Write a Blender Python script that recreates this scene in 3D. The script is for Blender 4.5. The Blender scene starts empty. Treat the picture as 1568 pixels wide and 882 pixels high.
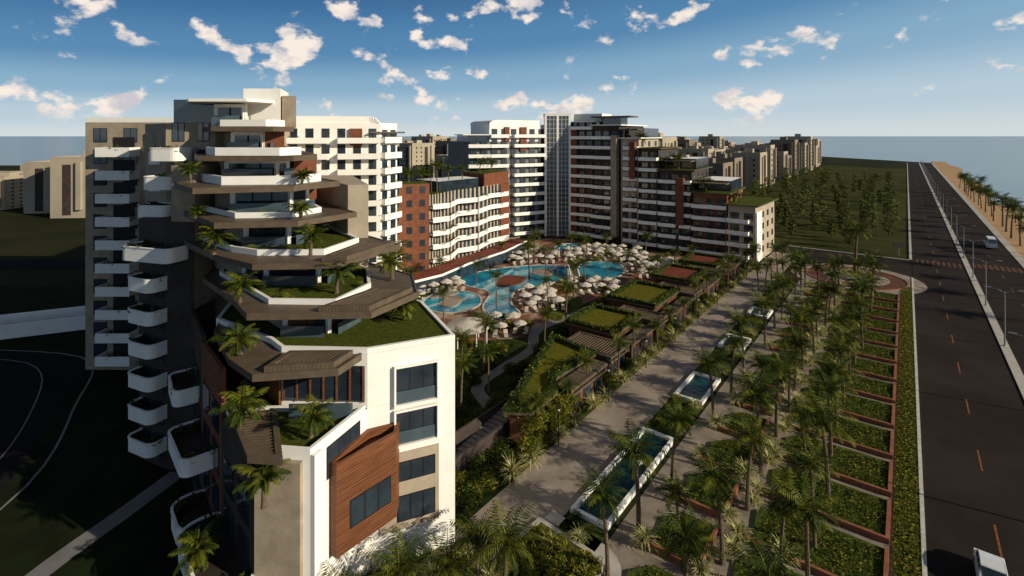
import bpy, math, random
from mathutils import Vector, noise as mnoise
R=random.Random(7)
scene=bpy.context.scene
CO=scene.collection
# ------------------------------------------------------------------ materials
def mat(name,col,col2=None,scale=2.0,rough=.8,bump=0.0,bscale=None,metal=0,detail=5,spec=.2,trans=0,lo=.35,hi=.65,joint=None,jc=.7):
    m=bpy.data.materials.new(name); m.use_nodes=True
    nt=m.node_tree; b=nt.nodes['Principled BSDF']; N=nt.nodes.new; Lk=nt.links.new
    b.inputs['Roughness'].default_value=rough; b.inputs['Metallic'].default_value=metal
    b.inputs['Specular IOR Level'].default_value=spec
    geo=N('ShaderNodeNewGeometry')
    c=(*col,1); c2=(*(col2 or [x*.75 for x in col]),1)
    nz=N('ShaderNodeTexNoise'); nz.inputs['Scale'].default_value=scale; nz.inputs['Detail'].default_value=detail
    nz.inputs['Roughness'].default_value=.6
    Lk(geo.outputs['Position'],nz.inputs['Vector'])
    cr=N('ShaderNodeValToRGB'); cr.color_ramp.elements[0].position=lo; cr.color_ramp.elements[1].position=hi
    cr.color_ramp.elements[0].color=c2; cr.color_ramp.elements[1].color=c
    Lk(nz.outputs['Fac'],cr.inputs['Fac'])
    out=cr.outputs['Color']
    if joint:
        mp=N('ShaderNodeMapping'); mp.inputs['Rotation'].default_value=(0,0,math.radians(37.6))
        Lk(geo.outputs['Position'],mp.inputs['Vector'])
        br=N('ShaderNodeTexBrick'); br.inputs['Scale'].default_value=1/joint; br.inputs['Mortar Size'].default_value=.012
        br.inputs['Color1'].default_value=(1,1,1,1); br.inputs['Color2'].default_value=(.93,.93,.93,1); br.inputs['Mortar'].default_value=(jc,jc,jc,1)
        Lk(mp.outputs[0],br.inputs['Vector'])
        mx=N('ShaderNodeMix'); mx.data_type='RGBA'; mx.blend_type='MULTIPLY'; mx.inputs['Factor'].default_value=1
        Lk(out,mx.inputs['A']); Lk(br.outputs['Color'],mx.inputs['B']); out=mx.outputs['Result']
    Lk(out,b.inputs['Base Color'])
    if bump:
        n2=N('ShaderNodeTexNoise'); n2.inputs['Scale'].default_value=bscale or scale*4; n2.inputs['Detail'].default_value=6
        Lk(geo.outputs['Position'],n2.inputs['Vector'])
        bp=N('ShaderNodeBump'); bp.inputs['Strength'].default_value=bump; bp.inputs['Distance'].default_value=.1
        Lk(n2.outputs['Fac'],bp.inputs['Height']); Lk(bp.outputs['Normal'],b.inputs['Normal'])
    if trans:
        tr=N('ShaderNodeBsdfTranslucent'); Lk(out,tr.inputs['Color'])
        ms=N('ShaderNodeMixShader'); ms.inputs[0].default_value=trans
        o=nt.nodes['Material Output']
        Lk(b.outputs[0],ms.inputs[1]); Lk(tr.outputs[0],ms.inputs[2]); Lk(ms.outputs[0],o.inputs['Surface'])
    return m
WHITE=mat('white_render',(.86,.83,.77),(.80,.77,.71),.6,.6,.04,6)
STONE=mat('stone_cladding',(.37,.30,.215),(.27,.215,.155),.8,.75,.15,5)
TAN=mat('tan_plaster',(.42,.35,.26),(.34,.28,.205),.5,.8,.05)
BROWN=mat('bronze_canopy',(.125,.092,.062),(.09,.067,.046),1.2,.5,.05)
SOFF=mat('soffit_slat_shade',(.05,.038,.03),(.035,.028,.022),1,.6)  # canopy undersides, also the painted dark behind the pergola slats
BRICK=mat('terracotta_cladding',(.20,.070,.034),(.13,.045,.023),1.2,.7,.15,8)
PAVW=mat('pavilion_brick',(.12,.05,.028),(.065,.028,.018),1.8,.8,.2,8)
def woodmat():
    m=mat('wood_cladding',(.20,.076,.032),(.11,.04,.018),1.0,.5)
    nt=m.node_tree; nz=[n for n in nt.nodes if n.type=='TEX_NOISE'][0]
    geo=[n for n in nt.nodes if n.type=='NEW_GEOMETRY'][0]
    mp=nt.nodes.new('ShaderNodeMapping'); mp.inputs['Scale'].default_value=(.5,.5,9)
    nt.links.new(geo.outputs['Position'],mp.inputs['Vector']); nt.links.new(mp.outputs[0],nz.inputs['Vector'])
    return m
WOOD=woodmat()
GLASS=mat('window_glass',(.03,.045,.06),(.015,.022,.032),.35,.06,spec=.9)
GLASSB=mat('balustrade_glass',(.07,.10,.12),(.05,.075,.09),.5,.1,spec=.7)
DARK=mat('dark_frame',(.022,.02,.018),None,1,.5)
GREY=mat('grey_wall',(.2,.19,.18),(.15,.14,.13),.4,.7,.05)
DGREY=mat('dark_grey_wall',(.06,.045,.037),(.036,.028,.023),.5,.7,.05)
CITY=mat('city_plaster',(.40,.34,.25),(.32,.27,.20),.08,.85)
CITY2=mat('city_plaster_dark',(.22,.18,.135),(.165,.135,.10),.08,.85)
GROOF=mat('roof_grass',(.082,.098,.012),(.04,.052,.008),3,.95,.5,14,spec=.05)
OROOF=mat('roof_lawn',(.125,.11,.010),(.075,.072,.008),1.5,.95,.4,14,spec=.05)
LAWN=mat('lawn',(.035,.05,.010),(.014,.022,.006),.25,.95,.4,6,detail=8,spec=.05)
SLAWN=mat('shaded_side_lawn',(.018,.024,.008),(.009,.012,.005),.2,.95,.4,6,detail=8,spec=.03)  # darker copy of the lawn, the hotel's shadow put into its colour
FIELD=mat('field_grass',(.062,.062,.015),(.026,.031,.009),.045,.95,.4,2,detail=10,spec=.03)
GROUND=mat('ground_soil',(.034,.035,.013),(.013,.016,.007),.02,.95,.3,1,detail=9,spec=.03)
COVER=mat('groundcover',(.085,.11,.018),(.025,.04,.008),3.5,.9,.9,7,detail=7,spec=.05)
COVERY=mat('groundcover_yellow',(.13,.12,.018),(.03,.042,.009),2.5,.9,.9,7,detail=7,spec=.05)
ASPH=mat('asphalt',(.036,.026,.021),(.019,.0145,.012),.08,.9,.15,12,detail=10,spec=.06)
ASPHD=mat('asphalt_dark',(.016,.015,.016),(.009,.009,.010),.12,.95,.1,12,spec=.03)
PAVE=mat('promenade_paving',(.36,.29,.23),(.23,.185,.148),.25,.8,.1,8,detail=9,joint=1.4,jc=.8)
PATH=mat('path_paving',(.30,.245,.19),(.19,.155,.12),.5,.8,.1,8,joint=.6)
CONC=mat('concrete',(.47,.43,.37),(.37,.34,.3),.8,.8,.1)
ORANGE=mat('road_paint_orange',(.30,.10,.035),(.12,.045,.02),3,.7)
WPAINT=mat('road_paint_white',(.6,.57,.5),(.42,.4,.35),2,.7)
ZEB=mat('crossing_brick',(.13,.05,.03),(.08,.032,.02),1,.8)
SAND=mat('sand',(.44,.28,.15),(.35,.22,.115),.2,.95,.3,2,spec=.05)
DECK=mat('pool_deck',(.18,.075,.045),(.34,.25,.175),.2,.75,.05,lo=.42,hi=.5)
DECKR=mat('red_deck',(.17,.042,.022),(.12,.03,.017),.5,.75)
RWALL=mat('red_bed_wall',(.29,.11,.058),(.2,.075,.04),1.4,.8,.1)
TRUNK=mat('palm_trunk',(.16,.12,.08),(.08,.06,.042),6,.9,.4,10,spec=.05)
BARK=mat('bark',(.10,.075,.05),(.05,.04,.03),6,.9,.4,10)
PL1=mat('palm_leaf',(.042,.066,.009),(.018,.033,.005),1.5,.5,trans=.22,spec=.08)
PL2=mat('palm_leaf_yellow',(.17,.17,.018),(.07,.09,.012),1.5,.5,trans=.3,spec=.1)
LF1=mat('leaf_dark',(.03,.05,.009),(.014,.025,.005),1.2,.7,trans=.2,spec=.08)
LF2=mat('leaf_light',(.10,.125,.017),(.055,.08,.012),1.2,.7,trans=.25,spec=.08)
LF3=mat('leaf_olive',(.30,.245,.03),(.14,.14,.018),1.2,.7,trans=.25,spec=.08)
TLF=mat('grove_leaf',(.24,.24,.08),(.12,.14,.04),.6,.7,trans=.25,spec=.05)
PAMP=mat('pampas_blade',(.70,.63,.33),(.45,.44,.16),2,.7,trans=.35,spec=.1)
FABRIC=mat('parasol_fabric',(.62,.56,.48),(.52,.47,.4),2,.8,trans=.15)
WPAINTC=mat('car_paint_white',(.7,.7,.7),(.66,.66,.66),1,.25,spec=.6)
TYRE=mat('tyre',(.02,.02,.02),None,1,.8)
STEEL=mat('galvanised_steel',(.35,.35,.34),(.28,.28,.27),2,.45,metal=.5)
POOL=mat('pool_water',(.02,.29,.38),(.008,.14,.25),.2,.05,.12,1.4,spec=.4,detail=4,lo=.4,hi=.6)
CANAL=mat('canal_water',(.010,.05,.05),(.005,.025,.027),.3,.05,.1,1.8,spec=.25)
SEA=mat('sea_water',(.16,.185,.17),(.13,.16,.15),.004,.2,0,spec=.5)
# ------------------------------------------------------------------ mesh builder
def off(P,d):
    n=len(P); out=[]
    for i in range(n):
        a,b,c=P[i-1],P[i],P[(i+1)%n]
        e1=Vector((b[0]-a[0],b[1]-a[1])).normalized(); e2=Vector((c[0]-b[0],c[1]-b[1])).normalized()
        n1=Vector((-e1.y,e1.x)); n2=Vector((-e2.y,e2.x)); k=max(.35,1+n1.dot(n2))
        v=Vector((b[0],b[1]))+(n1+n2)*(d/k); out.append((v.x,v.y))
    return out
def ccw(P):
    a=sum(P[i-1][0]*P[i][1]-P[i][0]*P[i-1][1] for i in range(len(P)))
    return P if a>0 else P[::-1]
class MB:
    def __init__(s): s.v=[]; s.f=[]; s.m=[]; s.ms=[]
    def mi(s,m):
        if m not in s.ms: s.ms.append(m)
        return s.ms.index(m)
    def face(s,pts,m):
        k=len(s.v); s.v+= [tuple(p) for p in pts]; s.f.append(tuple(range(k,k+len(pts)))); s.m.append(s.mi(m))
    def prism(s,P,z0,z1,m,mt=None,mb=None,edges=None):
        P=ccw(P); n=len(P); mt=mt or m
        s.face([(x,y,z1) for x,y in P],mt); s.face([(x,y,z0) for x,y in P[::-1]],mb or m)
        for i in range(n):
            a,b=P[i],P[(i+1)%n]; mm=edges(i,a,b) if edges else m
            s.face([(a[0],a[1],z0),(b[0],b[1],z0),(b[0],b[1],z1),(a[0],a[1],z1)],mm)
    def sheet(s,P,z,m):
        s.face([(x,y,z) for x,y in ccw(P)],m)
    def ring(s,P,t,z0,z1,m):
        P=ccw(P); Q=off(P,t); n=len(P)
        for i in range(n):
            j=(i+1)%n; a,b,c,d=P[i],P[j],Q[j],Q[i]
            s.face([(*a,z0),(*b,z0),(*b,z1),(*a,z1)],m); s.face([(*c,z0),(*d,z0),(*d,z1),(*c,z1)],m)
            s.face([(*a,z1),(*b,z1),(*c,z1),(*d,z1)],m); s.face([(*b,z0),(*a,z0),(*d,z0),(*c,z0)],m)
    def seg(s,p0,p1,o0,o1,z0,z1,m,mt=None):
        d=Vector((p1[0]-p0[0],p1[1]-p0[1])).normalized(); n=Vector((d.y,-d.x))
        f=lambda p,o:(p[0]+n.x*o,p[1]+n.y*o)
        s.prism([f(p0,o1),f(p1,o1),f(p1,o0),f(p0,o0)],z0,z1,m,mt)
    def cyl(s,c,r0,r1,z0,z1,m,n=10,cap=True):
        A=[(c[0]+r0*math.cos(2*math.pi*i/n),c[1]+r0*math.sin(2*math.pi*i/n),z0) for i in range(n)]
        B=[(c[0]+r1*math.cos(2*math.pi*i/n),c[1]+r1*math.sin(2*math.pi*i/n),z1) for i in range(n)]
        for i in range(n):
            j=(i+1)%n; s.face([A[i],A[j],B[j],B[i]],m)
        if cap: s.face(B,m)
    def tube(s,pts,rs,m,n=7):
        rings=[]
        for i,p in enumerate(pts):
            p=Vector(p); q=Vector(pts[min(i+1,len(pts)-1)])-Vector(pts[max(i-1,0)])
            q.normalize(); a=Vector((1,0,0)); a=(a-q*a.dot(q)) 
            if a.length<.2: a=Vector((0,1,0))-q*q.y
            a.normalize(); b=q.cross(a)
            rings.append([p+(a*math.cos(2*math.pi*k/n)+b*math.sin(2*math.pi*k/n))*rs[i] for k in range(n)])
        for i in range(len(rings)-1):
            for k in range(n):
                l=(k+1)%n; s.face([rings[i][k],rings[i][l],rings[i+1][l],rings[i+1][k]],m)
        s.face(rings[-1],m)
    def mesh(s,name):
        me=bpy.data.meshes.new(name); me.from_pydata(s.v,[],s.f)
        for m in s.ms: me.materials.append(m)
        me.polygons.foreach_set('material_index',s.m); me.update(); return me
    def obj(s,name,parent=None,loc=None):
        o=bpy.data.objects.new(name,s.mesh(name)); CO.objects.link(o)
        if parent: o.parent=parent
        if loc: o.location=loc
        return o
def empty(name):
    o=bpy.data.objects.new(name,None); CO.objects.link(o); return o
def put(me,name,x,y,z=0,rot=None,s=1.0):
    o=bpy.data.objects.new(name,me); CO.objects.link(o); o.location=(x,y,z)
    o.rotation_euler=(0,0,R.uniform(0,6.28) if rot is None else rot); 
    o.scale=(s,s,s) if not isinstance(s,tuple) else s; return o
A0=math.atan2(.610,.792)       # the boulevard runs 37.6 deg clockwise of +Y
cu,su=math.cos(A0),math.sin(A0)
def W(u,v): return (cu*u+su*v,-su*u+cu*v)      # boulevard grid (across, along) -> world
def rect(u0,u1,v0,v1): return [W(u0,v0),W(u1,v0),W(u1,v1),W(u0,v1)]
def sheet(name,P,z,m):
    b=MB(); b.sheet(P,z,m); return b.obj(name)
def smooth(P,k=6):
    out=[];n=len(P)
    for i in range(n):
        p0,p1,p2,p3=[Vector(P[(i+j-1)%n]) for j in range(4)]
        for t in range(k):
            t/=k
            v=.5*((2*p1)+(-p0+p2)*t+(2*p0-5*p1+4*p2-p3)*t*t+(-p0+3*p1-3*p2+p3)*t**3); out.append((v.x,v.y))
    return out
def strip(pts,w):
    pts=[Vector(p) for p in pts]; Lq=[];Rq=[]
    for i,p in enumerate(pts):
        d=(pts[min(i+1,len(pts)-1)]-pts[max(i-1,0)]).normalized(); n=Vector((-d.y,d.x))*w/2
        Lq.append(tuple(p+n)); Rq.append(tuple(p-n))
    return Lq,Rq
def path(name,pts,w,z,m,k=6):
    P=[]; pv=[Vector(p) for p in pts]
    for i in range(len(pv)-1):
        p0=pv[max(i-1,0)];p1=pv[i];p2=pv[i+1];p3=pv[min(i+2,len(pv)-1)]
        for t in range(k):
            t/=k; P.append(.5*((2*p1)+(-p0+p2)*t+(2*p0-5*p1+4*p2-p3)*t*t+(-p0+3*p1-3*p2+p3)*t**3))
    P.append(pv[-1]); Lq,Rq=strip(P,w); b=MB()
    for i in range(len(Lq)-1): b.face([(*Rq[i],z),(*Rq[i+1],z),(*Lq[i+1],z),(*Lq[i],z)],m)
    return b.obj(name)
# ------------------------------------------------------------------ terrain
sheet('sea',[(-16000,-4000),(16000,-4000),(16000,16000),(-16000,16000)],-.7,SEA)
sheet('ground',[(-2500,-600),W(25,-420),W(25,790),(480,800),(100,770),(-300,680),(-540,560),(-2500,600)],0,GROUND)
b=MB(); 
for i in range(30):
    v0=-60+i*30; v1=v0+30; w=lambda v:40+3*math.sin(v*.03)+2*math.sin(v*.011)
    b.face([(*W(24.9,v0),.02),(*W(w(v0),v0),-.72),(*W(w(v1),v1),-.72),(*W(24.9,v1),.02)],SAND)
b.obj('beach')
sheet('field',rect(-80,-.2,171,640),.05,FIELD)
sheet('road',rect(1.2,23,-40,775),.05,ASPH)
sheet('cross_road',rect(-60,1.1,151,170),.05,ASPH)
b=MB(); b.prism(rect(11.6,12.7,-40,775),0,.18,CONC); b.prism(rect(23,24.8,-40,775),0,.16,CONC); b.prism(rect(.95,1.25,-40,150),0,.17,WPAINT)
b.prism(rect(.6,1.2,171.5,775),0,.16,CONC); b.prism(rect(-60,.6,170.6,171.1),0,.15,CONC); b.prism(rect(-60,-22,150,150.6),0,.15,CONC); b.obj('kerb')
b=MB()
for i in range(46):
    v=-10+i*13.0; b.sheet(rect(5.82,5.98,v,v+4.2),.065,ORANGE); b.sheet(rect(17.8,17.93,v+3,v+7),.065,ORANGE)
for i in range(9): b.sheet(rect(2+i*1.05,2.6+i*1.05,168,173.5),.068,ZEB)
for i in range(9): b.sheet(rect(13.2+i*1.05,13.9+i*1.05,171,176.5),.068,ZEB)
b.obj('road_markings')
sheet('verge',rect(-.9,.95,-20,137),.10,COVERY)
sheet('path',rect(-19.2,-.9,-10,133),.03,PATH)
b=MB(); b.prism(rect(-29.7,-23.5,5,160),0,.08,PAVE); b.obj('promenade')
sheet('lawn',[W(-80,30),W(-29.8,20),W(-29.8,150),W(-75,150)],.015,LAWN)
sheet('shaded_side_lawn',[(-300,10),(-14,10),(-14,34),(-60,110),(-300,120)],.015,SLAWN)
sheet('car_park',smooth([(-120,25),(-52,28),(-47,45),(-55,62),(-66,76),(-120,78)]),.03,ASPHD)
path('kerb_line',[(-50,26),(-45,45),(-53,62),(-64,76),(-90,79)],.25,.10,GREY)
path('kerb_line',[(-54,26),(-50,45),(-58,62),(-70,74),(-90,76)],.15,.05,GREY)
path('garden_path',[(-36,30),(-35.6,38),(-33.8,45),(-32.6,50)],1.8,.04,GREY)
b=MB(); b.prism([(-130,62),(-62,92),(-64,97),(-130,68)],0,.9,CONC); b.seg((-130,62),(-62,92),0,.35,0,2.3,WHITE); b.seg((-64,97),(-130,68),0,.35,0,2.4,WHITE); b.obj('retaining_wall')
sheet('side_road',[(-400,112),(-60,128),(-60,138),(-400,122)],.04,ASPHD)
cx,cy=W(-9.4,142.5)
def disc(c,r,n=48): return [(c[0]+r*math.cos(2*math.pi*i/n),c[1]+r*math.sin(2*math.pi*i/n)) for i in range(n)]
sheet('plaza',disc((cx,cy),13),.055,PAVE)
b=MB(); b.prism(disc((cx,cy),9.5),0,.1,ZEB); b.prism(disc((cx,cy),6.5),0,.16,PAVE); b.ring(disc((cx,cy),4),.4,.1,.75,CONC); b.prism(disc((cx,cy),3.6),.1,.6,COVER)
b.ring(disc((cx,cy),9.9),.3,0,.22,RWALL); b.obj('roundabout')
# ------------------------------------------------------------------ plants
def leafblob(b,c,rad,n,size,mats,flat=.5,rnd=R):
    for _ in range(n):
        while True:
            p=Vector((rnd.uniform(-1,1),rnd.uniform(-1,1),rnd.uniform(-1,1)))
            if .3<p.length<1: break
        p=Vector((p.x*rad[0],p.y*rad[1],p.z*rad[2]))+Vector(c)
        a=Vector((rnd.uniform(-1,1),rnd.uniform(-1,1),rnd.uniform(-flat,flat))).normalized()*size*rnd.uniform(.6,1.3)
        bb=a.orthogonal().normalized(); bb=(bb+Vector((0,0,rnd.uniform(-.6,.6)))).normalized()*size*rnd.uniform(.3,.6)
        b.face([p-a,p+bb,p+a,p-bb],rnd.choice(mats))
def palm(h,seed,nf=24,Lf=3.0,r=.15,lean=.5,yel=.3):
    rn=random.Random(seed); b=MB(); la=rn.uniform(0,6.28); dx,dy=math.cos(la)*lean,math.sin(la)*lean
    pts=[];rs=[]
    for i in range(9):
        t=i/8; pts.append((dx*t*t,dy*t*t,h*t)); rs.append(r*(1.35-.55*t+(.25 if i==0 else 0)+(.15 if i>=7 else 0)))
    b.tube(pts,rs,TRUNK,8); top=Vector(pts[-1])
    leafblob(b,top+Vector((0,0,-.15)),(r*2,r*2,.35),30,.22,[TRUNK,PL2],rnd=rn)
    for i in range(nf):
        az=i*2.39996+rn.uniform(-.25,.25); q=i/nf
        el=math.radians(80-90*q+rn.uniform(-8,8)); L=Lf*rn.uniform(.78,1.12)*(.8+.3*math.sin(math.pi*min(1,q+.25)))
        dro=math.radians(75+rn.uniform(-15,30)); ns=9
        p=top.copy(); P=[p.copy()]; D=[]
        for k in range(ns):
            e=el-dro*((k+.5)/ns)**1.3; d=Vector((math.cos(az)*math.cos(e),math.sin(az)*math.cos(e),math.sin(e)))
            D.append(d); p=p+d*L/ns; P.append(p.copy())
        m=PL2 if rn.random()<yel else PL1
        side=Vector((-math.sin(az),math.cos(az),0))
        for k in range(ns):
            w=.035*(1-k/ns)+.012; b.face([P[k]-side*w,P[k+1]-side*w*.8,P[k+1]+side*w*.8,P[k]+side*w],PL2)
            for sub in (0,.5):
                t=(k+sub)/ns
                if t<.1: continue
                base=P[k].lerp(P[k+1],sub); d=D[k]; up=side.cross(d)*-1
                if up.z<0: up=-up
                ll=L*.27*math.sin(math.pi*min(1,.18+t*.8))**.7+.05
                for sg in (1,-1):
                    ax=(side*sg*.8+d*.65+Vector((0,0,-.45-.35*rn.random()))+up*.15).normalized()
                    tip=base+ax*ll*rn.uniform(.8,1.15); wv=d*.055
                    mid=base.lerp(tip,.45)
                    b.face([base,mid+wv,tip,mid-wv],m)
    return b.mesh('palm')
PALMS=[palm(h,s,Lf=l) for h,s,l in ((6.0,1,2.65),(6.9,2,2.9),(5.4,3,2.5),(7.4,4,2.8),(6.4,5,3.0))]
SPALMS=[palm(h,s,24,1.85,.13,.2,.5) for h,s in ((1.3,11),(1.7,12),(1.0,13))]
TPALM=palm(10.5,21,34,4.0,.3,.4)
def palmat(x,y,z=0,s=1.0): return put(R.choice(PALMS),'palm_tree',x,y,z,None,s*R.uniform(.85,1.12))
def spalm(x,y,z=0,s=1.0): return put(R.choice(SPALMS),'fan_palm',x,y,z,None,s*R.uniform(.9,1.15))
def tuft(seed,n=110,L=1.35):
    rn=random.Random(seed); b=MB()
    for i in range(n):
        az=rn.uniform(0,6.28); el=rn.uniform(.55,1.5); l=L*rn.uniform(.7,1.1); p=Vector((rn.uniform(-.12,.12),rn.uniform(-.12,.12),0))
        sd=Vector((-math.sin(az),math.cos(az),0))*.06
        for k in range(4):
            e=el-.5*k*rn.uniform(.5,1); q=p+Vector((math.cos(az)*math.cos(e),math.sin(az)*math.cos(e),math.sin(e)))*l/4
            s0=sd*(1-k/4.2); s1=sd*(1-(k+1)/4.2)
            b.face([p-s0,p+s0,q+s1,q-s1],PAMP if i%5 else PL2); p=q
    return b.mesh('tuft')
TUFTS=[tuft(i) for i in range(3)]
def shrub(seed,mats,n=420,h=.6,size=.13):
    rn=random.Random(seed); b=MB()
    for i in range(7):
        leafblob(b,(rn.uniform(-.5,.5),rn.uniform(-.5,.5),h*rn.uniform(.5,1)),(.55,.55,h*.75),n//7,size,mats,rnd=rn)
    return b.mesh('shrub')
SH=[shrub(1,[LF1,LF2]),shrub(2,[LF2,LF3]),shrub(3,[LF1,LF1,LF2],h=.9),shrub(4,[LF3,LF2],h=.8)]
SHY=[shrub(5,[LF3,LF3,LF2],h=.7),shrub(6,[LF3,LF2,LF1],h=.6),SH[1]]
def tree(seed,h):
    rn=random.Random(seed); b=MB()
    b.tube([(0,0,0),(rn.uniform(-.1,.1),0,h*.4),(rn.uniform(-.3,.3),rn.uniform(-.3,.3),h*.9)],[.2,.14,.05],BARK,6)
    for i in range(24):
        t=.2+.77*(i/23); rr=h*.19*math.sin(math.pi*min(1,(t-.1)*1.02))**.6*rn.uniform(.3,1.25); az=i*2.4
        c=Vector((rr*math.cos(az),rr*math.sin(az),h*t+rn.uniform(-.3,.3)))
        b.tube([(0,0,h*(t-.12)),tuple(c)],[.06,.02],BARK,4)
        leafblob(b,c,(h*.09,h*.09,h*.055),34,.40,[TLF,LF2,TLF] if i%2 else [LF2,LF1,TLF],.8,rnd=rn)
    return b.mesh('tree')
TREES=[tree(31,10),tree(32,12),tree(33,8)]
def carpet(seed,w,d,n,mats,h=.28,size=.11):
    rn=random.Random(seed); b=MB(); 
    for _ in range(n):
        x,y=rn.uniform(0,w),rn.uniform(0,d); z=.12+h*(.5+.5*mnoise.noise(Vector((x*1.1,y*1.1,seed))))*rn.uniform(.5,1)
        a=Vector((rn.uniform(-1,1),rn.uniform(-1,1),rn.uniform(-.4,.5))).normalized()*size*rn.uniform(.6,1.3); c=a.orthogonal().normalized()*size*.5
        p=Vector((x,y,z)); b.face([p-a,p+c,p+a,p-c],rn.choice(mats))
    return b.mesh('groundcover')
CR=[carpet(i,8.2,5.1,2500,[LF1,LF2,LF2,LF3]) for i in (1,2)]; CL=[carpet(i,3.2,4.7,1050,[LF1,LF2,LF2,LF3]) for i in (3,4)]
CV=[carpet(i,1.8,6.5,700,[LF3,LF2,LF1,LF3],.2,.12) for i in (5,6)]
# ------------------------------------------------------------------ planted beds along the boulevard
def bed(u0,u1,v0,v1,meshes):
    b=MB(); e=empty('planting_bed')
    b.prism([W(u0+.5,v0),W(u1,v0),W(u1,v1),W(u0+1.4,v1),W(u0,v1-1.6)],0,.22,COVER); b.obj('soil',e)
    w=MB(); w.prism(rect(u0-.1,u1+.25,v0-.28,v0-.002),0,.5,RWALL); w.prism(rect(u1+.002,u1+.27,v0,v1),0,.5,RWALL); w.obj('low_wall',e)
    o=bpy.data.objects.new('leaves',R.choice(meshes)); CO.objects.link(o); o.parent=e; x,y=W(u0+.9,v0+.1); o.location=(x,y,.1); o.rotation_euler=(0,0,-A0)
for i in range(15):
    v=31+i*6.8
    bed(-10.4,-1.35,v,v+5.6,CR); bed(-16.6,-12.6,v+1.4,v+6.6,CL)
    for uu,vv in ((-10.7,v-.2),(-16.8,v+1.5),(-12.2,v+1.2),(-10.9,v+4.8),(-7.4,v-.6)):
        x,y=W(uu+R.uniform(-.2,.2),vv+R.uniform(-.3,.3)); put(R.choice(TUFTS),'pampas_grass',x,y,.3,None,R.uniform(1.0,1.5))
    for uu in (-17.6,-11.2+R.uniform(-.3,.3),-5.8+R.uniform(-.6,.6)):
        if uu<-17 and i%4==3: continue
        x,y=W(uu,v+3+R.uniform(-.8,.8)); palmat(x,y,.1)
    if i%2: x,y=W(-7.6+R.uniform(-.5,.5),v+5.5+R.uniform(-1,1)); palmat(x,y,.1,.85)
    if i%4==1: x,y=W(-14.6+R.uniform(-.5,.5),v+4+R.uniform(-1,1)); palmat(x,y,.1,.8)
for i in range(24):
    x,y=W(-.88,-16+i*6.5); put(R.choice(CV),'verge_planting',x,y,0,-A0)
for v0,v1 in ((39,54),(64,71),(83,88),(101,105)):
    b=MB(); b.prism(rect(-22.9,-20.1,v0,v1),0,.14,CANAL); b.ring(rect(-23.3,-19.7,v0-.4,v1+.4),.38,0,.42,WHITE); b.obj('canal_basin')
for v0,v1 in ((54.6,63.4),(71.6,82.4),(88.6,100.4),(105.6,125),(34.0,38.4)):
    sheet('planting_strip',rect(-23.2,-19.5,v0,v1),.1,COVER)
    for k in range(int((v1-v0)*1.8)):
        x,y=W(R.uniform(-22.8,-19.9),R.uniform(v0,v1)); put(R.choice(SH),'shrub',x,y,.0,None,R.uniform(.4,.7))
    for k in range(int((v1-v0)*.3)+1):
        x,y=W(R.uniform(-22.8,-19.9),R.uniform(v0,v1)); put(R.choice(TUFTS),'pampas_grass',x,y,.3,None,R.uniform(.9,1.3))
b=MB()
fx,fy=W(-21.4,48.5)
b.cyl((0,0),.5,.35,0,.25,CONC,16); b.cyl((0,0),.1,.08,.25,.8,CONC,12); b.cyl((0,0),.08,.42,.8,.95,WHITE,16)
for k in range(60):
    a=R.uniform(0,6.28); r=R.uniform(.05,.45); z=R.uniform(.9,1.6); b.face([(r*math.cos(a),r*math.sin(a),z),(r*math.cos(a)+.05,r*math.sin(a),z+.05),(r*math.cos(a)*1.3,r*math.sin(a)*1.3,z-.25)],WHITE)
b.obj('fountain',None,(fx,fy,.14))
G=[(-3,33),(5.2,35.5),(6.6,39.4),(2.4,43.2),(-1.5,39)]
b=MB(); b.prism(G,0,.3,COVERY); b.ring(off(ccw(G),-.45),.4,0,.35,CONC); b.obj('hedge_garden')
for _ in range(130):
    t=R.random(); s_=R.random(); p=Vector(G[0]).lerp(Vector(G[1]),t).lerp(Vector(G[4]).lerp(Vector(G[2]),t),s_)
    put(R.choice(SHY),'shrub',p.x,p.y,.2,None,R.uniform(.5,.95))
for _ in range(24):
    p=Vector((1.9,42.4)).lerp(Vector((-.8,39)),R.random()).lerp(Vector((5.5,39.6)),R.random()*.6)
    put(R.choice(SHY),'shrub',p.x,p.y,.2,None,R.uniform(.5,.9))
path('path',[(3.2,44.5),(7.6,39.8),(6.4,36),(5.5,32)],1.2,.1,CONC)
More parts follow.
